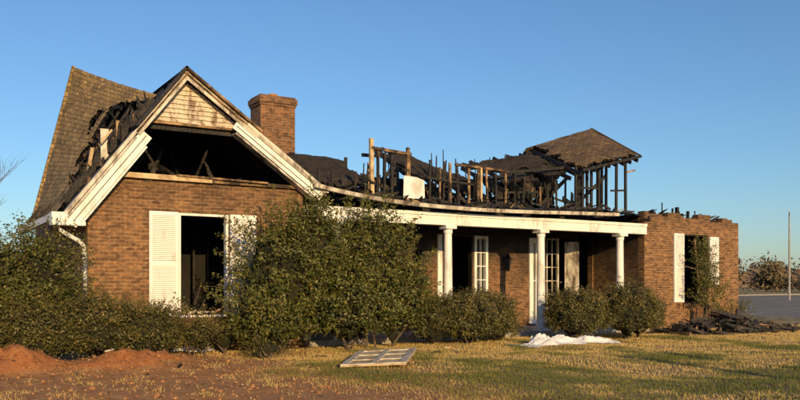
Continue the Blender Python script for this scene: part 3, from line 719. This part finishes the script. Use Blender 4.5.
def cloth(name,cx,cy,lx,ly,rot,h,mat,seed):
    mb=MB(); nx_,ny_=60,30; V_=[]
    for j in range(ny_+1):
        for i in range(nx_+1):
            a=i/nx_-.5;b_=j/ny_-.5
            rr=1+.35*noise.noise(Vector((a*4,b_*4,seed)))
            x=a*lx*rr; y=b_*ly*(1+1.2*noise.noise(Vector((a*7,seed,b_))))
            X=cx+x*math.cos(rot)-y*math.sin(rot); Y=cy+x*math.sin(rot)+y*math.cos(rot)
            e=max(0,1-(2*abs(a))**4)*max(0,1-(2*abs(b_))**2)
            rg=1-abs(noise.noise(Vector((x*2.2+y*1.5,y*5,seed))))*2.6
            lo=noise.noise(Vector((x*1.7,seed*2,0)))
            z=gh(X,Y)+.03+h*e*max(.1,.6+1.1*lo)*(.25+max(0,rg)*.9+.5*abs(noise.noise(Vector((x*9,y*9,seed)))))
            V_.append((X,Y,z))
    mb.v=V_
    for j in range(ny_):
        for i in range(nx_): mb.f.append((j*(nx_+1)+i,j*(nx_+1)+i+1,(j+1)*(nx_+1)+i+1,(j+1)*(nx_+1)+i)); mb.m.append(0)
    return mb.done(name,[mat])
cloth('crumpled_plastic_sheet',10.65,-2.85,2.9,.75,-.1,.24,PLAST,3)
cloth('fallen_curtain',2.15,-.35,.9,.35,.0,.16,PLAST,5)

mb=MB()
for k in range(280):
    u=random.gauss(18.5,1.4); y=random.gauss(-1.9,.5); hh=.55*math.exp(-((u-18.0)/1.4)**2)*math.exp(-((y+1.9)/.6)**2)
    a=R(0,3.14); L=R(.15,.85); z=gh(u,y)+R(.02,.06+hh); f_=mb.beam if random.random()<.6 else mb.burnt
    f_((u-L*math.cos(a)/2,y-L*math.sin(a)/2,z),(u+L*math.cos(a)/2,y+L*math.sin(a)/2,z+R(-.08,.18)),R(.04,.13),R(.02,.06),random.choice((0,0,0,0,0,0,0,1)))
mb.burnt((16.0,-1.7,.05),(17.7,-1.9,.45),.16,.12,0); mb.burnt((16.3,-2.1,.07),(18.6,-2.3,.12),.12,.1,0)
for k in range(50):
    u=R(16.4,20.6);y=R(-2.6,-1.5); s_=R(.03,.09); z=gh(u,y); mb.hexa([(u+R(-1,1)*.02+sx_*s_,y+sy_*s_*.6,z+zz_*s_*R(.5,.9)) for zz_ in (0,1) for sx_,sy_ in ((-1,-1),(1,-1),(1,1),(-1,1))],random.choice((0,0,3)))
mb.done('charred_debris_pile',[CHAR,TAN,CONC,BRICKC])
mb=MB()
for k in range(12):
    u=R(-1,9);y=R(-4.5,-2.2); a=R(0,3.14);L=R(.08,.3); z=gh(u,y)+.02; mb.beam((u,y,z),(u+L*math.cos(a),y+L*math.sin(a),z+R(-.01,.03)),R(.02,.05),.015,random.choice((0,1,2)))
mb.done('scattered_wood_scraps',[CHAR,OLDW,TAN])

# ================================================================ background
ASPH=simple('asphalt',(.14,.12,.095),(.25,.21,.165),.8,.9,.3)
mb=MB(); mb.quad([(27,-14,.03),(120,-14,.03),(120,42,.03),(27,42,.03)]); mb.done('parking_lot',[ASPH])
mb=MB(); 
for (x0,x1,y0,y1) in ((26.8,27,-14,42),(27,120,42,42.2),(27,120,-14.2,-14)): mb.box(x0,x1,y0,y1,-.05,.15)
mb.done('parking_kerb',[CONC])
mb=MB(); x=31
while x<115:
    mb.quad([(x,6,.034),(x+.12,6,.034),(x+.12,11,.034),(x,11,.034)]); mb.quad([(x,26,.034),(x+.12,26,.034),(x+.12,31,.034),(x,31,.034)]); x+=2.7
mb.done('parking_markings',[WHITE])
ROOFB=simple('brown_roof',(.14,.09,.06),(.20,.14,.09),3,.9,.2)
WALLT=simple('tan_wall',(.34,.20,.12),(.42,.28,.18),2,.9,.2)
def house(x,y,w,d,h,rh,rot):
    e=empty('distant_house'); e.location=(x,y,0); e.rotation_euler=(0,0,rot)
    mb=MB(); mb.box(-w/2,w/2,-d/2,d/2,0,h); mb.done('walls',[WALLT],e)
    mb=MB(); o=.6
    mb.quad([(-w/2-o,-d/2-o,h-.2),(w/2+o,-d/2-o,h-.2),(w/2+o,0,h+rh),(-w/2-o,0,h+rh)]); mb.quad([(w/2+o,d/2+o,h-.2),(-w/2-o,d/2+o,h-.2),(-w/2-o,0,h+rh),(w/2+o,0,h+rh)])
    mb.quad([(-w/2,-d/2,h),(-w/2,0,h+rh-.1),(-w/2,d/2,h)],1); mb.quad([(w/2,-d/2,h),(w/2,d/2,h),(w/2,0,h+rh-.1)],1); mb.done('roof',[ROOFB,WALLT],e)
    mb=MB()
    for k in range(int(w/3)): xx=-w/2+1.5+k*3; mb.box(xx-.5,xx+.5,-d/2-.05,-d/2-.01,1,2.3)
    for yy in (-d/4,d/4): mb.box(-w/2-.05,-w/2-.01,yy-.5,yy+.5,1,2.3)
    mb.done('windows',[GLASS],e)
    mb=MB(); mb.box(w*.2,w*.2+.9,.3,1.2,h,h+rh+.9); mb.done('chimney',[BRICKC],e)
house(215,125,18,10,3,3.6,.5); house(262,160,26,10,3,3.6,.2); house(205,112,9,8,2.8,1.6,.3); house(300,150,22,10,3,4,.9)
def treemass(name,pts,mat,leaf,per,core=.7):
    lob=[(x,y,h*.55,r,r,h*.5) for x,y,h,r in pts]
    shrub(name,lob,mat,len(pts)*36,per,leaf,leaf*2.5,0,core,.2)
TREEM=leafmat('winter_tree_foliage',[(0,(.09,.07,.035)),(.5,(.18,.135,.06)),(1,(.30,.21,.11))],.2)
pts=[]
for k in range(44):
    a=k/43; x=230+R(-10,10)+170*a; y=260-200*a+R(-8,8); pts.append((x,y,R(5,10),R(5,9)))
treemass('distant_trees',pts,TREEM,.8,14)
treemass('distant_trees',[(70+R(-6,24),42+R(0,8),R(2.0,4.4),R(1.2,2.2)) for k in range(9)]+[(122+R(0,40),58+R(-6,10),R(1.5,3),R(1.5,3)) for k in range(8)],TREEM,.22,26,.6)
treemass('distant_trees',[(-40-14*k+R(-5,5),95+R(-8,8),R(6,9),R(5,8)) for k in range(8)],TREEM,.6,12)
mb=MB(); mb.tube([(62,24,0),(62,24,7.5)],[.10,.06],8); mb.tube([(62,24,7.4),(61.4,23.6,7.6),(60.9,23.3,7.55)],[.05,.05,.09],6); mb.done('street_lamp',[CONC])
treemass('offscreen_shadow_trees',[(-13,-37,5.9,2.6),(-9.5,-36,6.3,2.6),(-17,-38,6.5,3),(-6.2,-37,5.8,2.2)],LEAF,.16,60,.8)  # unseen tree mass added behind the camera, sized to shade the left foreground

# ================================================================ light, sky, camera
EL=math.radians(14); AZ=math.radians(190)
w=bpy.data.worlds.new('World'); S.world=w; w.use_nodes=True; nt=w.node_tree
bg=nt.nodes['Background']; sky=nt.nodes.new('ShaderNodeTexSky'); sky.sky_type='NISHITA'; sky.sun_disc=False
sky.sun_elevation=EL; sky.sun_rotation=AZ; sky.air_density=1.1; sky.dust_density=.5; sky.ozone_density=5.0
nt.links.new(sky.outputs[0],bg.inputs[0]); bg.inputs[1].default_value=.145
L=bpy.data.lights.new('sun','SUN'); L.energy=5.0; L.angle=math.radians(.5); L.color=(1,.68,.31)
so=bpy.data.objects.new('sun',L); COL.objects.link(so)
to=Vector((math.sin(AZ)*math.cos(EL),math.cos(AZ)*math.cos(EL),math.sin(EL)))
so.rotation_euler=to.to_track_quat('Z','Y').to_euler()
cam=bpy.data.cameras.new('camera'); co=bpy.data.objects.new('camera',cam); COL.objects.link(co)
cam.sensor_width=36; cam.lens=36; cam.shift_y=.104; cam.clip_end=6000
co.location=(-3.16,-17.43,1.5); co.rotation_euler=(math.radians(90),0,math.radians(-31.6)); S.camera=co
S.view_settings.view_transform='Standard'; S.view_settings.look='None'; S.view_settings.exposure=0
